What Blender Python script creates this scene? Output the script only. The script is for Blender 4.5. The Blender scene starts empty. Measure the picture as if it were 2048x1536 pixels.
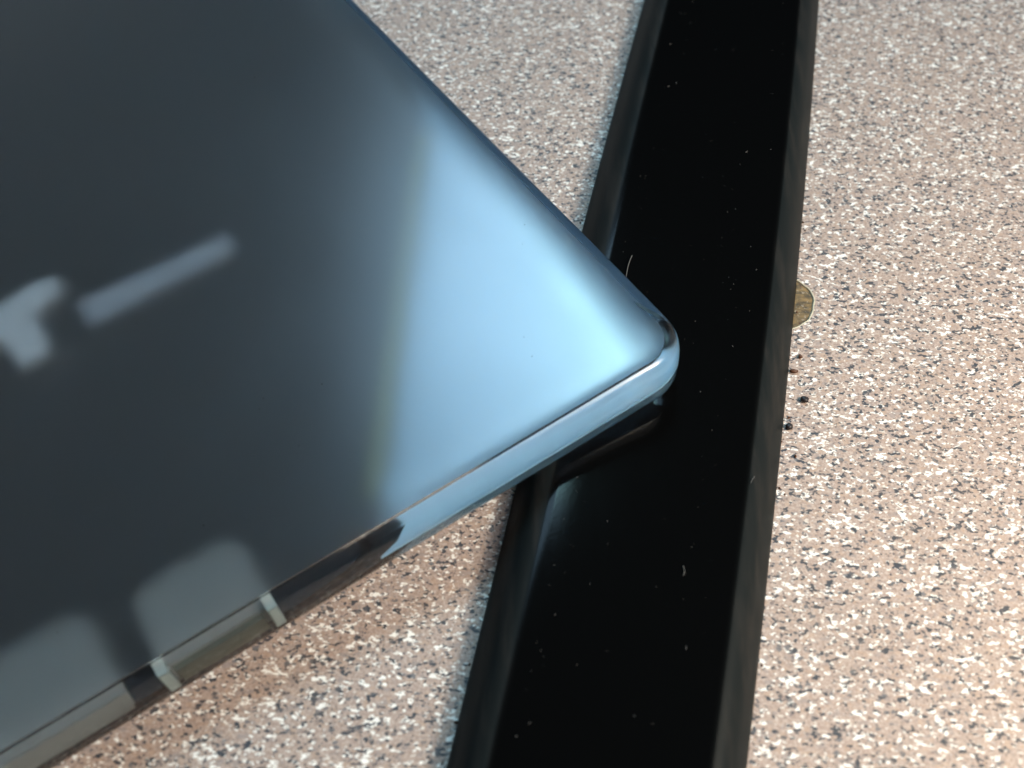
import bpy, bmesh, math, random
from mathutils import Vector, Matrix, noise

MM = 0.001
scene = bpy.context.scene
random.seed(7)

# ------------------------------------------------------------------ camera
cam_d = bpy.data.cameras.new("camera")
cam = bpy.data.objects.new("camera", cam_d)
scene.collection.objects.link(cam)
PITCH = math.radians(54.0)
DIST = 175 * MM
cam.location = (0, -DIST * math.cos(PITCH), DIST * math.sin(PITCH))
cam.rotation_euler = (math.radians(90) - PITCH, 0, 0)
cam_d.sensor_width = 36.0
cam_d.lens = 36.0 * 2100 / 2048
cam_d.clip_start = 0.005
cam_d.clip_end = 50
cam_d.dof.use_dof = True
cam_d.dof.focus_distance = 0.176
cam_d.dof.aperture_fstop = 18.0
scene.camera = cam

# ------------------------------------------------------------------ world and lamps
world = bpy.data.worlds.new("World")
scene.world = world
world.use_nodes = True
bg = world.node_tree.nodes["Background"]
bg.inputs["Color"].default_value = (0.80, 0.90, 1.0, 1)
bg.inputs["Strength"].default_value = 0.03


def area(name, loc, target, size, power, col, size_y=None):
    l = bpy.data.lights.new(name, 'AREA')
    l.energy = power
    l.color = col
    l.size = size
    if size_y:
        l.shape = 'RECTANGLE'
        l.size_y = size_y
    o = bpy.data.objects.new(name, l)
    scene.collection.objects.link(o)
    o.location = loc
    o.rotation_euler = (Vector(target) - Vector(loc)).to_track_quat('-Z', 'Y').to_euler()
    return o


# cool fluorescent ceiling fixture beyond the counter (mirrored in the lid's corner), a second ceiling light at
# the right, a small warm desk lamp at the right, added fills low at both sides that grey the strip's shoulders
area("ceiling_fixture", (-0.18, 1.56, 2.0), (-0.18, 1.56, 0), 0.57, 34.0, (0.45, 0.74, 1.0), 1.0)
area("corner_tip_boost", (0.05, 1.40, 1.97), (0.05, 1.40, 0), 0.14, 10.0, (0.50, 0.97, 0.98), 0.55)  # added lamp that brightens the reflection at the lid's corner tip
area("ceiling_light", (0.80, -0.25, 0.85), (0, 0, 0), 0.6, 9.4, (1.0, 0.93, 0.87), 0.6)
area("warm_lamp", (0.165, -0.065, 0.16), (0.05, -0.07, 0), 0.035, 0.50, (1.0, 0.86, 0.67))
area("right_shoulder_fill", (0.95, 0.42, 0.30), (0, 0, 0), 0.9, 0.8, (0.86, 0.96, 1.0), 0.5)
area("left_shoulder_fill", (-0.92, 0.58, 0.28), (0, 0, 0), 1.5, 1.4, (0.95, 0.98, 0.96), 0.5)

scene.view_settings.view_transform = 'Standard'
scene.view_settings.look = 'None'
scene.view_settings.exposure = 0.0
scene.view_settings.gamma = 1.0
scene.cycles.use_denoising = True
scene.cycles.adaptive_threshold = 0.02
scene.cycles.max_bounces = 14
scene.cycles.transmission_bounces = 12
scene.cycles.glossy_bounces = 8
scene.cycles.diffuse_bounces = 4
scene.cycles.caustics_refractive = True
scene.cycles.caustics_reflective = True
scene.cycles.blur_glossy = 0.3
scene.cycles.sample_clamp_indirect = 6.0


# ------------------------------------------------------------------ helpers
class NT:
    """small node-building helper"""
    def __init__(self, name):
        self.m = bpy.data.materials.new(name)
        self.m.use_nodes = True
        self.t = self.m.node_tree
        self.b = self.t.nodes["Principled BSDF"]

    def n(self, kind, **kw):
        nd = self.t.nodes.new(kind)
        for k, v in kw.items():
            setattr(nd, k, v)
        return nd

    def l(self, a, b):
        self.t.links.new(a, b)

    def coords(self, scale=(1000, 1000, 1000), rot=(0, 0, 0), loc=(0, 0, 0)):
        tc = self.n("ShaderNodeTexCoord")
        mp = self.n("ShaderNodeMapping")
        mp.inputs["Scale"].default_value = scale
        mp.inputs["Rotation"].default_value = rot
        mp.inputs["Location"].default_value = loc
        self.l(tc.outputs["Object"], mp.inputs["Vector"])
        return mp.outputs["Vector"]

    def noise(self, vec, scale, detail=2, rough=0.5, out="Fac"):
        nd = self.n("ShaderNodeTexNoise")
        nd.inputs["Scale"].default_value = scale
        nd.inputs["Detail"].default_value = detail
        nd.inputs["Roughness"].default_value = rough
        self.l(vec, nd.inputs["Vector"])
        return nd.outputs[out]

    def math(self, op, a, b=None, c=None):
        nd = self.n("ShaderNodeMath", operation=op)
        for i, v in enumerate((a, b, c)):
            if v is None:
                continue
            if isinstance(v, (int, float)):
                nd.inputs[i].default_value = v
            else:
                self.l(v, nd.inputs[i])
        return nd.outputs[0]

    def smooth(self, v, lo, hi, a=0.0, b=1.0):
        nd = self.n("ShaderNodeMapRange", interpolation_type='SMOOTHSTEP')
        self.l(v, nd.inputs["Value"])
        for k, x in zip(("From Min", "From Max", "To Min", "To Max"), (lo, hi, a, b)):
            nd.inputs[k].default_value = x
        return nd.outputs["Result"]

    def mix(self, fac, a, b):
        nd = self.n("ShaderNodeMix", data_type='RGBA')
        if isinstance(fac, (int, float)):
            nd.inputs[0].default_value = fac
        else:
            self.l(fac, nd.inputs[0])
        for i, v in ((6, a), (7, b)):
            if isinstance(v, tuple):
                nd.inputs[i].default_value = (*v, 1)
            else:
                self.l(v, nd.inputs[i])
        return nd.outputs[2]

    def bump(self, h, strength, dist):
        nd = self.n("ShaderNodeBump")
        nd.inputs["Strength"].default_value = strength
        nd.inputs["Distance"].default_value = dist
        self.l(h, nd.inputs["Height"])
        self.l(nd.outputs["Normal"], self.b.inputs["Normal"])

    def set(self, **kw):
        for k, v in kw.items():
            s = self.b.inputs[k.replace("_", " ")]
            if isinstance(v, tuple):
                s.default_value = (*v, 1)
            elif isinstance(v, (int, float)):
                s.default_value = v
            else:
                self.l(v, s)
        return self


def link_mesh(name, verts, faces, mat, parent=None, smooth=True, scale=MM):
    me = bpy.data.meshes.new(name)
    me.from_pydata([tuple(c * scale for c in v) for v in verts], [], faces)
    bm = bmesh.new()
    bm.from_mesh(me)
    bmesh.ops.recalc_face_normals(bm, faces=bm.faces)
    bm.to_mesh(me)
    bm.free()
    if smooth:
        for p in me.polygons:
            p.use_smooth = True
    me.materials.append(mat)
    o = bpy.data.objects.new(name, me)
    scene.collection.objects.link(o)
    if parent:
        o.parent = parent
    return o


def prism(name, outline, z0, z1, mat, parent=None, bevel=0.0, top_outline=None, seg=3):
    n = len(outline)
    top = top_outline or outline
    v = [(x, y, z0) for x, y in outline] + [(x, y, z1) for x, y in top]
    f = [tuple(range(n - 1, -1, -1)), tuple(range(n, 2 * n))]
    f += [(i, (i + 1) % n, n + (i + 1) % n, n + i) for i in range(n)]
    o = link_mesh(name, v, f, mat, parent, smooth=False)
    if bevel:
        md = o.modifiers.new("bevel", 'BEVEL')
        md.width = bevel * MM
        md.segments = seg
        md.limit_method = 'ANGLE'
        md.angle_limit = math.radians(30)
    return o


def rounded(x0, y0, x1, y1, rs, seg=8):
    """rounded rectangle outline; rs = radii at (x0,y0),(x1,y0),(x1,y1),(x0,y1), counter-clockwise"""
    pts = []
    for (cx, cy, sx, sy, a0), r in zip(((x0, y0, 1, 1, 180), (x1, y0, -1, 1, 270), (x1, y1, -1, -1, 0), (x0, y1, 1, -1, 90)), rs):
        for k in range(seg + 1):
            a = math.radians(a0 + 90 * k / seg)
            pts.append((cx + sx * r + r * math.cos(a), cy + sy * r + r * math.sin(a)))
    return pts


def tag(o, label, cat=None, kind=None, group=None):
    o["label"] = label
    if cat:
        o["category"] = cat
    if kind:
        o["kind"] = kind
    if group:
        o["group"] = group
    return o


# ------------------------------------------------------------------ materials
def mat_laminate():
    t = NT("speckled_laminate")
    base_v = t.coords((1620, 1620, 1620))
    # irregular flake edges: warp the coordinates with noise
    warp = t.n("ShaderNodeTexNoise")
    warp.inputs["Scale"].default_value = 0.95
    warp.inputs["Detail"].default_value = 2.0
    t.l(base_v, warp.inputs["Vector"])
    sub = t.n("ShaderNodeVectorMath", operation='SUBTRACT')
    t.l(warp.outputs["Color"], sub.inputs[0])
    sub.inputs[1].default_value = (0.5, 0.5, 0.5)
    sc = t.n("ShaderNodeVectorMath", operation='SCALE')
    t.l(sub.outputs[0], sc.inputs[0])
    sc.inputs["Scale"].default_value = 1.7
    add = t.n("ShaderNodeVectorMath", operation='ADD')
    t.l(base_v, add.inputs[0])
    t.l(sc.outputs[0], add.inputs[1])

    def flakes(scale, frac, r_lo, r_hi, off, stretch=(1, 1, 1), rot=0.0):
        mp = t.n("ShaderNodeMapping")
        mp.inputs["Location"].default_value = (off, off * 1.7, off * .3)
        mp.inputs["Scale"].default_value = stretch
        mp.inputs["Rotation"].default_value = (0, 0, rot)
        t.l(add.outputs[0], mp.inputs["Vector"])
        vo = t.n("ShaderNodeTexVoronoi", voronoi_dimensions='2D', feature='F1')
        vo.inputs["Scale"].default_value = scale
        t.l(mp.outputs["Vector"], vo.inputs["Vector"])
        se = t.n("ShaderNodeSeparateColor")
        t.l(vo.outputs["Color"], se.inputs[0])
        pick = t.math('LESS_THAN', se.outputs[0], frac)
        rad = t.math('MULTIPLY_ADD', se.outputs[1], r_hi - r_lo, r_lo)
        d = t.math('SUBTRACT', rad, vo.outputs["Distance"])
        m = t.smooth(d, -0.08, 0.09)
        return t.math('MULTIPLY', m, pick), se.outputs[2]

    def worms(scale, off, lo, hi, stretch, rot, detail=1.5):
        mp = t.n("ShaderNodeMapping")
        mp.inputs["Location"].default_value = (off, off * 1.3, off * .7)
        mp.inputs["Scale"].default_value = stretch
        mp.inputs["Rotation"].default_value = (0, 0, rot)
        t.l(base_v, mp.inputs["Vector"])
        return t.smooth(t.noise(mp.outputs["Vector"], scale, detail, 0.55), lo, hi)

    mott = t.noise(base_v, 1.3, 3, 0.65)
    big = t.noise(base_v, 0.05, 2)
    c = t.mix(t.smooth(mott, 0.36, 0.64), (0.32, 0.235, 0.20), (0.48, 0.385, 0.335))
    c = t.mix(t.math('MULTIPLY', worms(0.55, 5.0, 0.54, 0.66, (0.8, 1.2, 1), 0.2), 0.55), c, (0.44, 0.31, 0.23))
    c = t.mix(t.math('MULTIPLY', worms(0.60, 71.0, 0.55, 0.66, (0.8, 1.2, 1), -0.3), 0.6), c, (0.27, 0.235, 0.23))
    c = t.mix(worms(0.72, 23.0, 0.57, 0.65, (0.72, 1.15, 1), 0.22, 2.2), c, (0.88, 0.86, 0.82))
    w2, r2 = flakes(0.85, 0.24, 0.14, 0.38, 11.0, (0.8, 1.2, 1), 0.2)
    c = t.mix(t.math('MULTIPLY', w2, 0.9), c, t.mix(r2, (0.62, 0.56, 0.50), (0.90, 0.88, 0.85)))
    c = t.mix(worms(0.78, 41.0, 0.585, 0.655, (0.75, 1.15, 1), -0.2, 1.6), c, (0.045, 0.05, 0.062))
    d1, q1 = flakes(0.66, 0.30, 0.14, 0.36, 19.0, (0.8, 1.2, 1), -0.25)
    c = t.mix(t.math('MULTIPLY', d1, 0.92), c, t.mix(q1, (0.035, 0.042, 0.055), (0.15, 0.15, 0.16)))
    d2, q2 = flakes(1.15, 0.20, 0.14, 0.38, 43.0, (0.85, 1.15, 1), 0.5)
    c = t.mix(t.math('MULTIPLY', d2, 0.75), c, t.mix(q2, (0.06, 0.06, 0.07), (0.17, 0.13, 0.12)))
    c = t.mix(t.math('MULTIPLY', t.smooth(big, 0.4, 0.7), 0.10), c, (0.33, 0.25, 0.19))
    t.set(Base_Color=c, Roughness=0.55, Specular_IOR_Level=0.35)
    t.bump(t.noise(base_v, 2.4, 3, 0.6), 0.25, 0.00012)
    return t.m


def mat_black_plastic():
    """polished black top, matt scuffed shoulders with the grey of reflected light put into their colour"""
    t = NT("black_plastic")
    v = t.coords()
    scuff = t.noise(t.coords((420, 45, 300), rot=(0, 0, 0.25)), 1.0, 5, 0.65)
    fine = t.noise(v, 1.8, 4, 0.65)
    tc = t.n("ShaderNodeTexCoord")
    sx = t.n("ShaderNodeSeparateXYZ")
    t.l(tc.outputs["Normal"], sx.inputs[0])
    shoulder_grey = t.smooth(sx.outputs["Z"], 0.9999, 0.975)  # shoulder mask by slope; its grey stands in for reflected light
    matt = t.mix(t.smooth(scuff, 0.42, 0.72), (0.010, 0.0125, 0.013), (0.022, 0.0215, 0.0205))
    c = t.mix(shoulder_grey, (0.0018, 0.002, 0.0022), matt)
    r = t.math('MULTIPLY_ADD', shoulder_grey, 0.36, t.math('MULTIPLY_ADD', scuff, 0.05, 0.07))
    t.set(Base_Color=c, Roughness=r, Specular_IOR_Level=0.045)
    t.bump(fine, 0.10, 0.00004)
    return t.m


def mat_inner_frost(ior):
    t = NT("frosted_inner_face")
    g = t.noise(t.coords(), 4.0, 2, 0.6)
    t.set(Base_Color=(0.92, 0.97, 1.0), Transmission_Weight=1.0, IOR=ior,
          Roughness=t.math('MULTIPLY_ADD', g, 0.06, 0.92))
    return t.m


def mat_frost():
    t = NT("frosted_plastic")
    v = t.coords()
    g = t.noise(v, 5.0, 2, 0.6)
    t.set(Base_Color=(0.86, 0.91, 0.95), Transmission_Weight=1.0, IOR=1.46,
          Roughness=t.math('MULTIPLY_ADD', g, 0.04, t.math('MULTIPLY_ADD', t.noise(v, 0.045, 3, 0.6), 0.10, 0.16)))
    return t.m


def mat_clear():
    t = NT("clear_plastic")
    v = t.coords((60, 60, 600))
    g = t.noise(v, 1.0, 3, 0.6)
    t.set(Base_Color=(0.84, 0.95, 0.98), Transmission_Weight=1.0, IOR=1.46,
          Roughness=t.math('MULTIPLY_ADD', g, 0.10, 0.06))
    return t.m


def mat_plain(name, col, rough=0.6, var=0.0, scale=0.5):
    t = NT(name)
    v = t.coords()
    n = t.noise(v, scale, 3, 0.6)
    dark = tuple(max(0.0, c * (1 - var)) for c in col)
    lite = tuple(min(1.0, c * (1 + var)) for c in col)
    t.set(Base_Color=t.mix(n, dark, lite), Roughness=rough)
    return t.m


def mat_core():
    t = NT("brown_core_board")
    v = t.coords()
    a = t.noise(t.coords((700, 1500, 1000), rot=(0, 0, -0.3)), 0.8, 4, 0.65)
    b = t.noise(v, 1.6, 2, 0.5)
    c = t.mix(t.smooth(a, 0.3, 0.7), (0.055, 0.040, 0.020), (0.25, 0.16, 0.062))
    c = t.mix(t.smooth(b, 0.62, 0.72), c, (0.30, 0.24, 0.17))
    c = t.mix(t.smooth(b, 0.36, 0.28), c, (0.07, 0.025, 0.012))
    t.set(Base_Color=c, Roughness=0.6)
    t.bump(a, 0.5, 0.0002)
    return t.m


M_LAM = mat_laminate()
M_BLACK = mat_black_plastic()
M_FROST = mat_frost()
M_CLEAR = mat_clear()
M_INNER = mat_inner_frost(1.36)
M_GAP = mat_inner_frost(1.25)
M_PANEL = mat_plain("dark_panel_plastic", (0.008, 0.007, 0.010), 0.55, 0.4, 0.1)
M_FRINGE = mat_plain("olive_light_fringe", (0.15, 0.155, 0.05), 0.6, 0.2)
M_CORNER_GLOW = mat_plain("corner_glow_blue", (0.48, 0.74, 0.95), 0.5, 0.05)
M_BLOCK = mat_plain("grey_plastic_block", (0.285, 0.28, 0.265), 0.5, 0.1)
M_PORT = mat_plain("dim_port_plastic", (0.11, 0.11, 0.085), 0.5, 0.15)
M_LIGHT_BLOCK = mat_plain("navy_light_block", (0.06, 0.12, 0.20), 0.5, 0.05)
M_POST = mat_plain("pale_plastic_post", (0.50, 0.54, 0.50), 0.45, 0.1)
M_INK = mat_plain("white_ink", (0.93, 0.93, 0.95), 0.6, 0.04)
M_INK2 = mat_plain("grey_ink", (0.45, 0.47, 0.52), 0.6, 0.04)
M_CORE = mat_core()
M_RIM = mat_plain("pale_laminate_edge", (0.55, 0.50, 0.38), 0.6, 0.25, 1.0)
M_CRUMB_D = mat_plain("dark_crumb", (0.012, 0.008, 0.010), 0.5, 0.4, 2.0)
M_CRUMB_B = mat_plain("brown_crumb", (0.085, 0.030, 0.010), 0.5, 0.5, 2.0)
M_SCUFF = mat_plain("dark_scuff", (0.012, 0.03, 0.045), 0.5, 0.4, 2.0)
M_LINT = mat_plain("pale_lint", (0.12, 0.117, 0.112), 0.8, 0.2, 2.0)
M_DUST = mat_plain("grey_dust", (0.11, 0.105, 0.10), 0.9, 0.4, 2.0)

# ------------------------------------------------------------------ countertop with a round chip
CHIP = (46.6, 18.2)
CHIP_N = 56


def chip_r(a, r):
    return r + 0.16 * math.sin(3 * a + 0.6) + 0.10 * math.sin(7 * a) + 0.05 * math.sin(17 * a + 1)


def chip_ring(r, z):
    return [(CHIP[0] + chip_r(2 * math.pi * k / CHIP_N, r) * math.cos(2 * math.pi * k / CHIP_N),
             CHIP[1] + chip_r(2 * math.pi * k / CHIP_N, r) * math.sin(2 * math.pi * k / CHIP_N), z) for k in range(CHIP_N)]


bm = bmesh.new()
HX, HY, TH = 420, 420, 30
outer = [bm.verts.new((x * MM, y * MM, 0)) for x, y in ((-HX, -HY), (HX, -HY), (HX, HY), (-HX, HY))]
inner = [bm.verts.new((x * MM, y * MM, z * MM)) for x, y, z in chip_ring(6.9, 0)]
edges = [bm.edges.new((outer[i], outer[(i + 1) % 4])) for i in range(4)]
edges += [bm.edges.new((inner[i], inner[(i + 1) % CHIP_N])) for i in range(CHIP_N)]
bmesh.ops.triangle_fill(bm, use_beauty=True, edges=edges)
for f in list(bm.faces):          # keep the hole open
    c = f.calc_center_median()
    if all(v in inner for v in f.verts):
        bm.faces.remove(f)
low = [bm.verts.new((v.co.x, v.co.y, -TH * MM)) for v in outer]
for i in range(4):
    bm.faces.new((outer[i], low[i], low[(i + 1) % 4], outer[(i + 1) % 4]))
bm.faces.new(low[::-1])
bmesh.ops.recalc_face_normals(bm, faces=bm.faces)
me = bpy.data.meshes.new("countertop")
bm.to_mesh(me)
bm.free()
me.materials.append(M_LAM)
counter = bpy.data.objects.new("countertop", me)
scene.collection.objects.link(counter)
counter["kind"] = "structure"
counter["label"] = "speckled pink, white and charcoal laminate countertop"

rings = [chip_ring(6.9, 0.0), chip_ring(6.78, 0.05), chip_ring(6.66, 0.0), chip_ring(6.5, -0.40)]
v = [p for r in rings for p in r]
f = [(a * CHIP_N + k, a * CHIP_N + (k + 1) % CHIP_N, (a + 1) * CHIP_N + (k + 1) % CHIP_N, (a + 1) * CHIP_N + k)
     for a in range(3) for k in range(CHIP_N)]
rim = link_mesh("chip_rim", v, f, M_RIM, counter, smooth=False)
v = [(CHIP[0], CHIP[1], -0.22)]
f = []
for j, r in enumerate((1.6, 3.3, 5.0, 6.7)):
    for p in chip_ring(r, 0):
        z = -0.26 + 0.12 * noise.noise(Vector((p[0] * .9, p[1] * .9, 1.3)))
        v.append((p[0], p[1], z))
for k in range(CHIP_N):
    f.append((0, 1 + k, 1 + (k + 1) % CHIP_N))
    for j in range(3):
        a, b = 1 + j * CHIP_N, 1 + (j + 1) * CHIP_N
        f.append((a + k, b + k, b + (k + 1) % CHIP_N, a + (k + 1) % CHIP_N))
core = link_mesh("chip_core", v, f, M_CORE, counter)
core["label"] = "round brown chip in the laminate showing the board underneath"

# ------------------------------------------------------------------ black strip
BAR_H = 6.5


def quad_fit(pts, y):
    """Lagrange through three points (y -> x)"""
    (y0, x0), (y1, x1), (y2, x2) = pts
    return (x0 * (y - y1) * (y - y2) / ((y0 - y1) * (y0 - y2)) + x1 * (y - y0) * (y - y2) / ((y1 - y0) * (y1 - y2))
            + x2 * (y - y0) * (y - y1) / ((y2 - y0) * (y2 - y1)))


LEFT = [(103.3, 29.0), (2.7, 5.7), (-63.4, -8.8)]
RIGHT = [(101.8, 68.4), (-2.1, 45.3), (-63.6, 30.6)]
prof = [(0.15, 0.0), (0.0, 0.35), (0.12, 0.8), (0.6, 1.7), (1.35, 2.85), (2.15, 4.0), (2.85, 4.85), (3.6, 5.5), (4.4, 6.0), (5.3, 6.32),
        (6.2, 6.47), (7.2, 6.5)]
rows, NY = [], 90
y0, y1 = -150.0, 190.0
for j in range(NY + 1):
    y = y0 + (y1 - y0) * j / NY
    xl, xr = quad_fit(LEFT, y), quad_fit(RIGHT, y)
    w = xr - xl
    row = [(xl + a, y, z) for a, z in prof]
    row += [(xl + w * k / 11, y, 6.5 - 0.09 * math.sin(math.pi * (k - 1) / 10)) for k in range(3, 9)]
    row += [(xr - a * 0.86, y, z) for a, z in prof[::-1]]
    rows.append(row)
n = len(rows[0])
v = [p for r in rows for p in r]
f = [(j * n + i, j * n + (i + 1) % n, (j + 1) * n + (i + 1) % n, (j + 1) * n + i) for j in range(NY) for i in range(n)]
f += [tuple(range(n)), tuple(NY * n + i for i in range(n))]
bar = link_mesh("black_strip", v, f, M_BLACK)
tag(bar, "long black plastic strip with rounded shoulders lying across the speckled counter", "strip")

# ------------------------------------------------------------------ frosted case
LX, LY, HZ = 125.0, 175.0, 9.0
case = bpy.data.objects.new("frosted_case", None)
scene.collection.objects.link(case)
case.empty_display_size = 0.02
case.location = (29.7 * MM, -5.2 * MM, 8.70 * MM)
case.rotation_euler = (0, -math.atan(8.62 / LX), math.radians(33.3))
tag(case, "dark bluish frosted plastic case with pale blue rounded corner resting on the black strip", "case")

# outline rings: d = inset from the outer wall, z = height
side = [(1.6, 0.0), (0.7, 0.25), (0.15, 0.9), (0.0, 1.8), (0.0, 3.5), (0.05, 5.6), (0.25, 6.8), (0.6, 7.6)]
SEG = 14


TAPER = 0.013     # the right side closes in slightly towards the back
XS = [-100.0, -70.0, -45.0, -30.0, -22.0, -18.0, -16.0, -14.6, -13.3, -12.1, -11.0, -10.0, -9.2]


def ring(d, z):
    """rounded rectangle inset by d, with extra points along its long front and back sides"""
    r = max(0.0002, 8.4 - d)
    src = rounded(-LX + d, 0.4 + d, -d, LY - d, [r] * 4, SEG)
    q = SEG + 1
    front = [(x, 0.4 + d) for x in XS]
    back = [(x, LY - d) for x in XS[::-1]]
    src = src[:q] + front + src[q:3 * q] + back + src[3 * q:]
    return [(x - TAPER * y * max(0.0, (x + 30) / 30), y, z) for x, y in src]


def pillow(x, y, z):
    """the lid falls away towards its right edge and the rounded corner"""
    x = x + TAPER * y * max(0.0, (x + 30) / 30)
    t = min(1.0, max(0.0, (x + 14.0) / 14.0))
    return z - 0.13 * 14.0 * (t ** 3 - 0.5 * t ** 4) * (z / HZ) ** 2


def sheet(bm, prof, up, cap=False, mat=0):
    """rings lofted into a sheet; up = +1 normals outward/upward as built, -1 flipped; cap closes the last ring with slices"""
    rr = [[bm.verts.new((x * MM, y * MM, pillow(x, y, z) * MM)) for x, y, z in ring(d, z)] for d, z in prof]
    n = len(rr[0])
    new = []
    for j in range(len(rr) - 1):
        for i in range(n):
            new.append(bm.faces.new((rr[j][i], rr[j][(i + 1) % n], rr[j + 1][(i + 1) % n], rr[j + 1][i])))
    if cap:
        last, q, m = rr[-1], SEG + 1, len(XS)
        lo = [last[q - 1]] + last[q:q + m] + [last[q + m]]
        hi = [last[3 * q + m - 1]] + last[3 * q + m:3 * q + 2 * m] + [last[3 * q + 2 * m]]
        hi = hi[::-1]
        for k in range(len(lo) - 1):
            new.append(bm.faces.new((lo[k], lo[k + 1], hi[k + 1], hi[k])))
    for q in new:
        q.smooth = True
        q.material_index = mat
        if up < 0:
            q.normal_flip()
    return rr


def finish(bm, name, mats):
    bmesh.ops.remove_doubles(bm, verts=bm.verts, dist=2e-6)
    me = bpy.data.meshes.new(name)
    bm.to_mesh(me)
    bm.free()
    for m in mats:
        me.materials.append(m)
    o = bpy.data.objects.new(name, me)
    scene.collection.objects.link(o)
    o.parent = case
    return o


# clear body: outer skin, underside and the floor of the thin air gap under the lid
bm = bmesh.new()
r1 = sheet(bm, side, 1)
bm.faces.new(r1[0][::-1])
sheet(bm, [(2.6, 7.45), (2.6, 6.95)], 1, False, 0)
sheet(bm, [(2.6, 6.95), (4.0, 6.95), (6.0, 6.95), (8.4, 6.95)], 1, True, 1)
wall = finish(bm, "clear_side_wall", [M_CLEAR, M_GAP])
wall["label"] = "clear glossy side wall running round the frosted lid"


def lid_z(d, lo, hi):
    t = min(1.0, (d - 2.0) / 1.8)
    return lo + (hi - lo) * (1 - (1 - t) ** 2.2)


bm = bmesh.new()
dl = [2.4, 2.8, 3.3, 4.0, 5.0, 6.0, 7.2, 8.4]
sheet(bm, [(0.6, 7.6), (0.85, 8.05), (1.2, 8.45), (1.6, 8.74), (2.0, 8.9)] + [(d, lid_z(d, 8.9, 9.0)) for d in dl], 1, True, 0)
sheet(bm, [(d, 7.45 + 0.15 * min(1, (d - 2.6) / 3)) for d in (2.6, 3.5, 4.5, 5.6, 7.0, 8.4)], -1, True, 1)
lid = finish(bm, "frosted_lid", [M_FROST, M_INNER])
lid["label"] = "matt translucent lid, dark over the panel and pale blue at the corner"

# inside the case
panel_out = [(-122, 3.0), (-70, 3.0), (-61, 4.4), (-54, 7.2), (-49, 11.5), (-9.0, 66), (-5.0, 80), (-4.4, 100), (-5.4, 171), (-122, 171)]
panel = prism("dark_panel", panel_out, 1.7, 2.5, M_PANEL, case)
panel["label"] = "dark inner panel showing through the frosted lid"
strip_out = [(-54.0, 7.8), (-49.5, 11.8), (-9.9, 66.8), (-11.2, 67.8), (-55.0, 8.6)]
prism("fringe_strip", strip_out, 2.55, 3.6, M_FRINGE, panel)  # olive colour fringe at the edge of the reflected light, put in as a strip
base = prism("corner_glow_sheet", rounded(-60, 3.4, -2.8, 120, [4, 6, 2, 0.5], SEG), 1.05, 1.6, M_CORNER_GLOW, case)  # added sheet; its pale blue adds to the reflected ceiling light
prism("base_plate", [(-122, 2.0), (-68, 2.0), (-57, 3.4), (-51, 6.4), (-54, 11), (-64, 14), (-64, 170), (-122, 170)], 0.7, 1.64, M_PANEL, case)
prism("edge_light_block", [(-2.2, 9.5), (-0.75, 10.5), (-2.7, 165), (-4.3, 165)], 1.65, 5.2, M_LIGHT_BLOCK, base)  # added navy strip, blocks counter light seen through the clear right wall
base["label"] = "pale blue sheet added inside the case to brighten the reflection at its corner"


def stroke(name, pts, w, z0, z1, mat, parent):
    """flat printed stroke along a polyline, rounded ends"""
    lft, rgt = [], []
    for i, (x, y) in enumerate(pts):
        a = Vector(pts[max(0, i - 1)])
        b = Vector(pts[min(len(pts) - 1, i + 1)])
        t = (b - a).normalized()
        nrm = Vector((-t.y, t.x)) * w[i] / 2
        lft.append((x + nrm.x, y + nrm.y))
        rgt.append((x - nrm.x, y - nrm.y))
    return prism(name, rgt + lft[::-1], z0, z1, mat, parent, 0.0)


stroke("printed_mark", [(-94, 70.2), (-87.5, 71.4), (-82, 73.0), (-77.6, 73.6)], [7, 6.5, 5.5, 3.6], 2.55, 4.8, M_INK, panel)
stroke("printed_mark", [(-87.0, 71), (-86.0, 66), (-85.8, 60.5)], [6.5, 5.8, 4.8], 2.55, 4.7, M_INK, panel)
stroke("printed_mark", [(-76.2, 64.9), (-68, 64.9), (-58, 64.8), (-50.0, 64.8)], [5.6, 5.0, 4.4, 4.2], 2.55, 4.2, M_INK2, panel)


def block(x0, x1, yb, posts, rb):
    b = prism("mounting_block", rounded(x0, 3.0, x1, yb, [0.3, 0.3, rb, rb], 6), 1.65, 5.2, M_BLOCK, case, 0.0)
    for q in b.data.vertices:
        if q.co.z > 5 * MM:
            q.co.z -= 0.16 * max(0.0, q.co.y - 3 * MM)
    b["label"] = "pale grey block behind the clear front wall"
    for x in posts:
        prism("post", rounded(x - 0.75, 1.0, x + 0.75, 3.3, [0.3] * 4, 4), 1.65, 6.55, M_POST, b)
    return b


b1 = block(-88.6, -72.4, 14.6, (-73.0, -88.8), 3.2)
prism("port_panel", rounded(-87.4, 2.0, -74.4, 3.1, [0.2] * 4, 3), 1.7, 5.0, M_PORT, b1)
b2 = block(-122.5, -94.0, 16.5, (), 4.0)

# small dark scuff pressed into the rounded corner of the lid
dep = bpy.context.evaluated_depsgraph_get()
sc_pts = [(-3.6, 13.3), (-2.9, 11.6), (-2.0, 9.6), (-1.6, 8.1), (-2.3, 8.2), (-3.0, 9.9), (-3.5, 11.6)]


def lid_height(x, y):
    ok, p, nrm, _ = lid.ray_cast(Vector((x * MM, y * MM, 0.03)), Vector((0, 0, -1)), depsgraph=dep)
    return p.z / MM if ok else 8.0


v = [(x, y, lid_height(x, y) + 0.03) for x, y in sc_pts] + [(x, y, lid_height(x, y) - 0.10) for x, y in sc_pts]
k = len(sc_pts)
f = [tuple(range(k)), tuple(range(2 * k - 1, k - 1, -1))] + [(i, i + k, (i + 1) % k + k, (i + 1) % k) for i in range(k)]
scuff = link_mesh("scuff", v, f, M_SCUFF, lid, smooth=False)
scuff["label"] = "dark thin scuff on the rounded corner"

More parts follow.
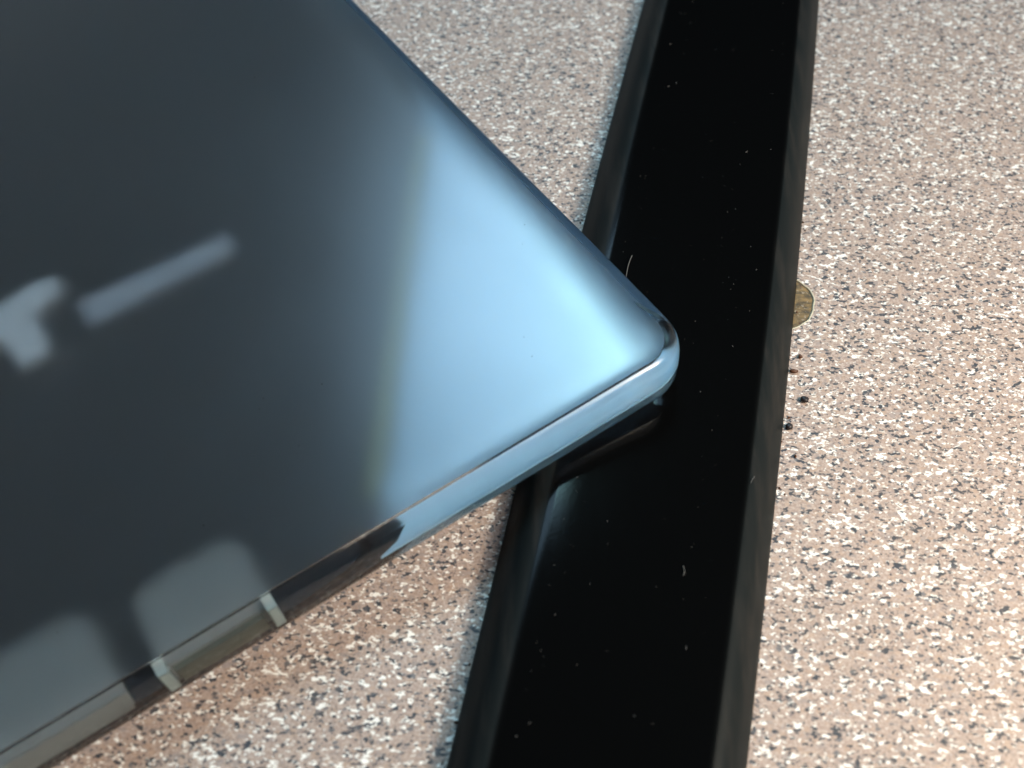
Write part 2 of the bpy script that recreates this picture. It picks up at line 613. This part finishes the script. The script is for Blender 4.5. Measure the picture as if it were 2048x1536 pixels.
# ------------------------------------------------------------------ crumbs, lint and dust
def blob(name, loc, size, mat, seed, parent=None):
    bm = bmesh.new()
    bmesh.ops.create_icosphere(bm, subdivisions=2, radius=1)
    for q in bm.verts:
        s = 1 + 0.35 * noise.noise(q.co * 1.7 + Vector((seed, seed * 2.1, 0)))
        q.co = Vector((q.co.x * size[0], q.co.y * size[1], q.co.z * size[2])) * s * MM
    lowz = min(q.co.z for q in bm.verts)
    me = bpy.data.meshes.new(name)
    bm.to_mesh(me)
    bm.free()
    for p in me.polygons:
        p.use_smooth = True
    me.materials.append(mat)
    o = bpy.data.objects.new(name, me)
    scene.collection.objects.link(o)
    o.location = (loc[0] * MM, loc[1] * MM, loc[2] * MM - lowz)
    o.rotation_euler = (0, 0, seed)
    return o


tag(blob("crumb", (48.1, -3.4, 0), (0.62, 0.68, 0.4), M_CRUMB_D, 1.3), "largest crumb, black and round, on the counter right of the strip", "crumb", group="crumbs beside the strip")
tag(blob("crumb", (47.3, 2.5, 0), (0.75, 0.38, 0.3), M_CRUMB_B, 2.9), "reddish brown crumb just below the round chip, touching the strip's edge", "crumb", group="crumbs beside the strip")
tag(blob("crumb", (48.9, 5.6, 0), (0.45, 0.35, 0.25), M_CRUMB_B, 5.1), "tiny brown crumb nearest the round chip in the counter", "crumb", group="crumbs beside the strip")
tag(blob("crumb", (44.8, -8.7, 0), (0.6, 0.6, 0.4), M_CRUMB_D, 4.4), "dark crumb half hidden by the strip, lowest of the four", "crumb", group="crumbs beside the strip")


def fibre(name, pts, r, mat):
    """thin tube through the points (mm)"""
    pts = [Vector(p) for p in pts]
    fine = []
    for i in range(len(pts) - 1):
        p0, p1, p2, p3 = pts[max(0, i - 1)], pts[i], pts[i + 1], pts[min(len(pts) - 1, i + 2)]
        for k in range(5):
            t = k / 5
            fine.append(0.5 * ((2 * p1) + (-p0 + p2) * t + (2 * p0 - 5 * p1 + 4 * p2 - p3) * t * t + (-p0 + 3 * p1 - 3 * p2 + p3) * t ** 3))
    fine.append(pts[-1])
    v, f = [], []
    for i, p in enumerate(fine):
        t = (fine[min(i + 1, len(fine) - 1)] - fine[max(0, i - 1)]).normalized()
        a = t.orthogonal().normalized()
        b = t.cross(a)
        for k in range(5):
            g = 2 * math.pi * k / 5
            q = p + (a * math.cos(g) + b * math.sin(g)) * r
            v.append(tuple(q))
    for i in range(len(fine) - 1):
        for k in range(5):
            f.append((i * 5 + k, i * 5 + (k + 1) % 5, i * 5 + 5 + (k + 1) % 5, i * 5 + 5 + k))
    f += [tuple(range(5)), tuple((len(fine) - 1) * 5 + k for k in range(5))]
    return link_mesh(name, v, f, mat)


BT = 6.44
tag(fibre("lint_fibre", [(19.6, 18.0, BT + 0.1), (20.0, 20.0, BT + 0.4), (20.5, 21.6, BT + 0.5), (20.9, 22.6, BT + 0.5)], 0.07, M_LINT),
    "pale upright lint fibre on the strip beside the case's upper edge", "lint")

LINTS = [((35.5, -23.0), "pale lint fibre curled on the strip below the case corner", 1.2, 0.5),
         ((24.0, -38.0), "pale straight lint fibre on the strip near the lower edge of the picture", 1.5, -0.1)]
for (lx, ly), lab, ln, bend in LINTS:
    tag(fibre("lint_fibre", [(lx, ly, BT + 0.05), (lx + 0.25, ly + ln * 0.4, BT + 0.25), (lx + 0.25 + bend, ly + ln, BT + 0.08)], 0.05, M_LINT), lab, "lint")

dv, df = [], []


def add_speck(x, y, z, l, w, a):
    i = len(dv)
    c, s = math.cos(a), math.sin(a)
    for (px, py, pz) in ((-l, 0, 0), (0, -w, 0), (l, 0, 0), (0, w, 0), (0, 0, w), (0, 0, -w)):
        dv.append((x + px * c - py * s, y + px * s + py * c, z + pz))
    df.extend([(i, i + 1, i + 4), (i + 1, i + 2, i + 4), (i + 2, i + 3, i + 4), (i + 3, i, i + 4),
               (i + 1, i, i + 5), (i + 2, i + 1, i + 5), (i + 3, i + 2, i + 5), (i, i + 3, i + 5)])


for k in range(150):
    y = random.uniform(-66, 100)
    xl, xr = quad_fit(LEFT, y), quad_fit(RIGHT, y)
    u = random.choice((random.gauss(0.24, 0.05), random.uniform(0.22, 0.85), random.gauss(0.7, 0.1)))
    u = min(0.8, max(0.22, u))
    big = random.random() ** 4
    w = 0.03 + 0.06 * big
    add_speck(xl + (xr - xl) * u, y, 6.44 + w * 0.5, w * random.uniform(1, 4.5), w, random.gauss(1.3, 0.7))
dust = link_mesh("dust", dv, df, M_DUST, smooth=False)
tag(dust, "fine pale dust specks scattered over the black strip", "dust", "stuff")

# dark grit gathered along both feet of the strip
dv.clear()
df.clear()
for k in range(110):
    y = random.uniform(-64, 100)
    right = random.random() < 0.6
    x = quad_fit(RIGHT, y) + abs(random.gauss(0.2, 0.9)) if right else quad_fit(LEFT, y) - abs(random.gauss(0.2, 0.8))
    w = 0.07 + 0.16 * random.random() ** 3
    add_speck(x, y, w * 0.6, w * random.uniform(1, 1.8), w, random.uniform(0, 3.1))
grit = link_mesh("grit", dv, df, M_CRUMB_B, smooth=False)
tag(grit, "fine brown grit along the foot of the black strip", "grit", "stuff")

# a few motes of dust on the case lid
dv.clear()
df.clear()
M_case = Matrix.Translation(case.location) @ case.rotation_euler.to_matrix().to_4x4()
for x, y in [(-22.5, 13.5)] + [(random.uniform(-100, -6), random.uniform(6, 100)) for k in range(34)]:
    p = M_case @ Vector((x * MM, y * MM, lid_height(x, y) * MM))
    w = 0.035 + 0.05 * random.random() ** 3
    add_speck(p.x / MM, p.y / MM, p.z / MM + w * 0.4, w * random.uniform(1, 3.5), w, random.uniform(0, 3.1))
motes = link_mesh("dust_motes", dv, df, M_LINT, smooth=False)
tag(motes, "a few pale dust motes on the frosted lid of the case", "dust", "stuff")
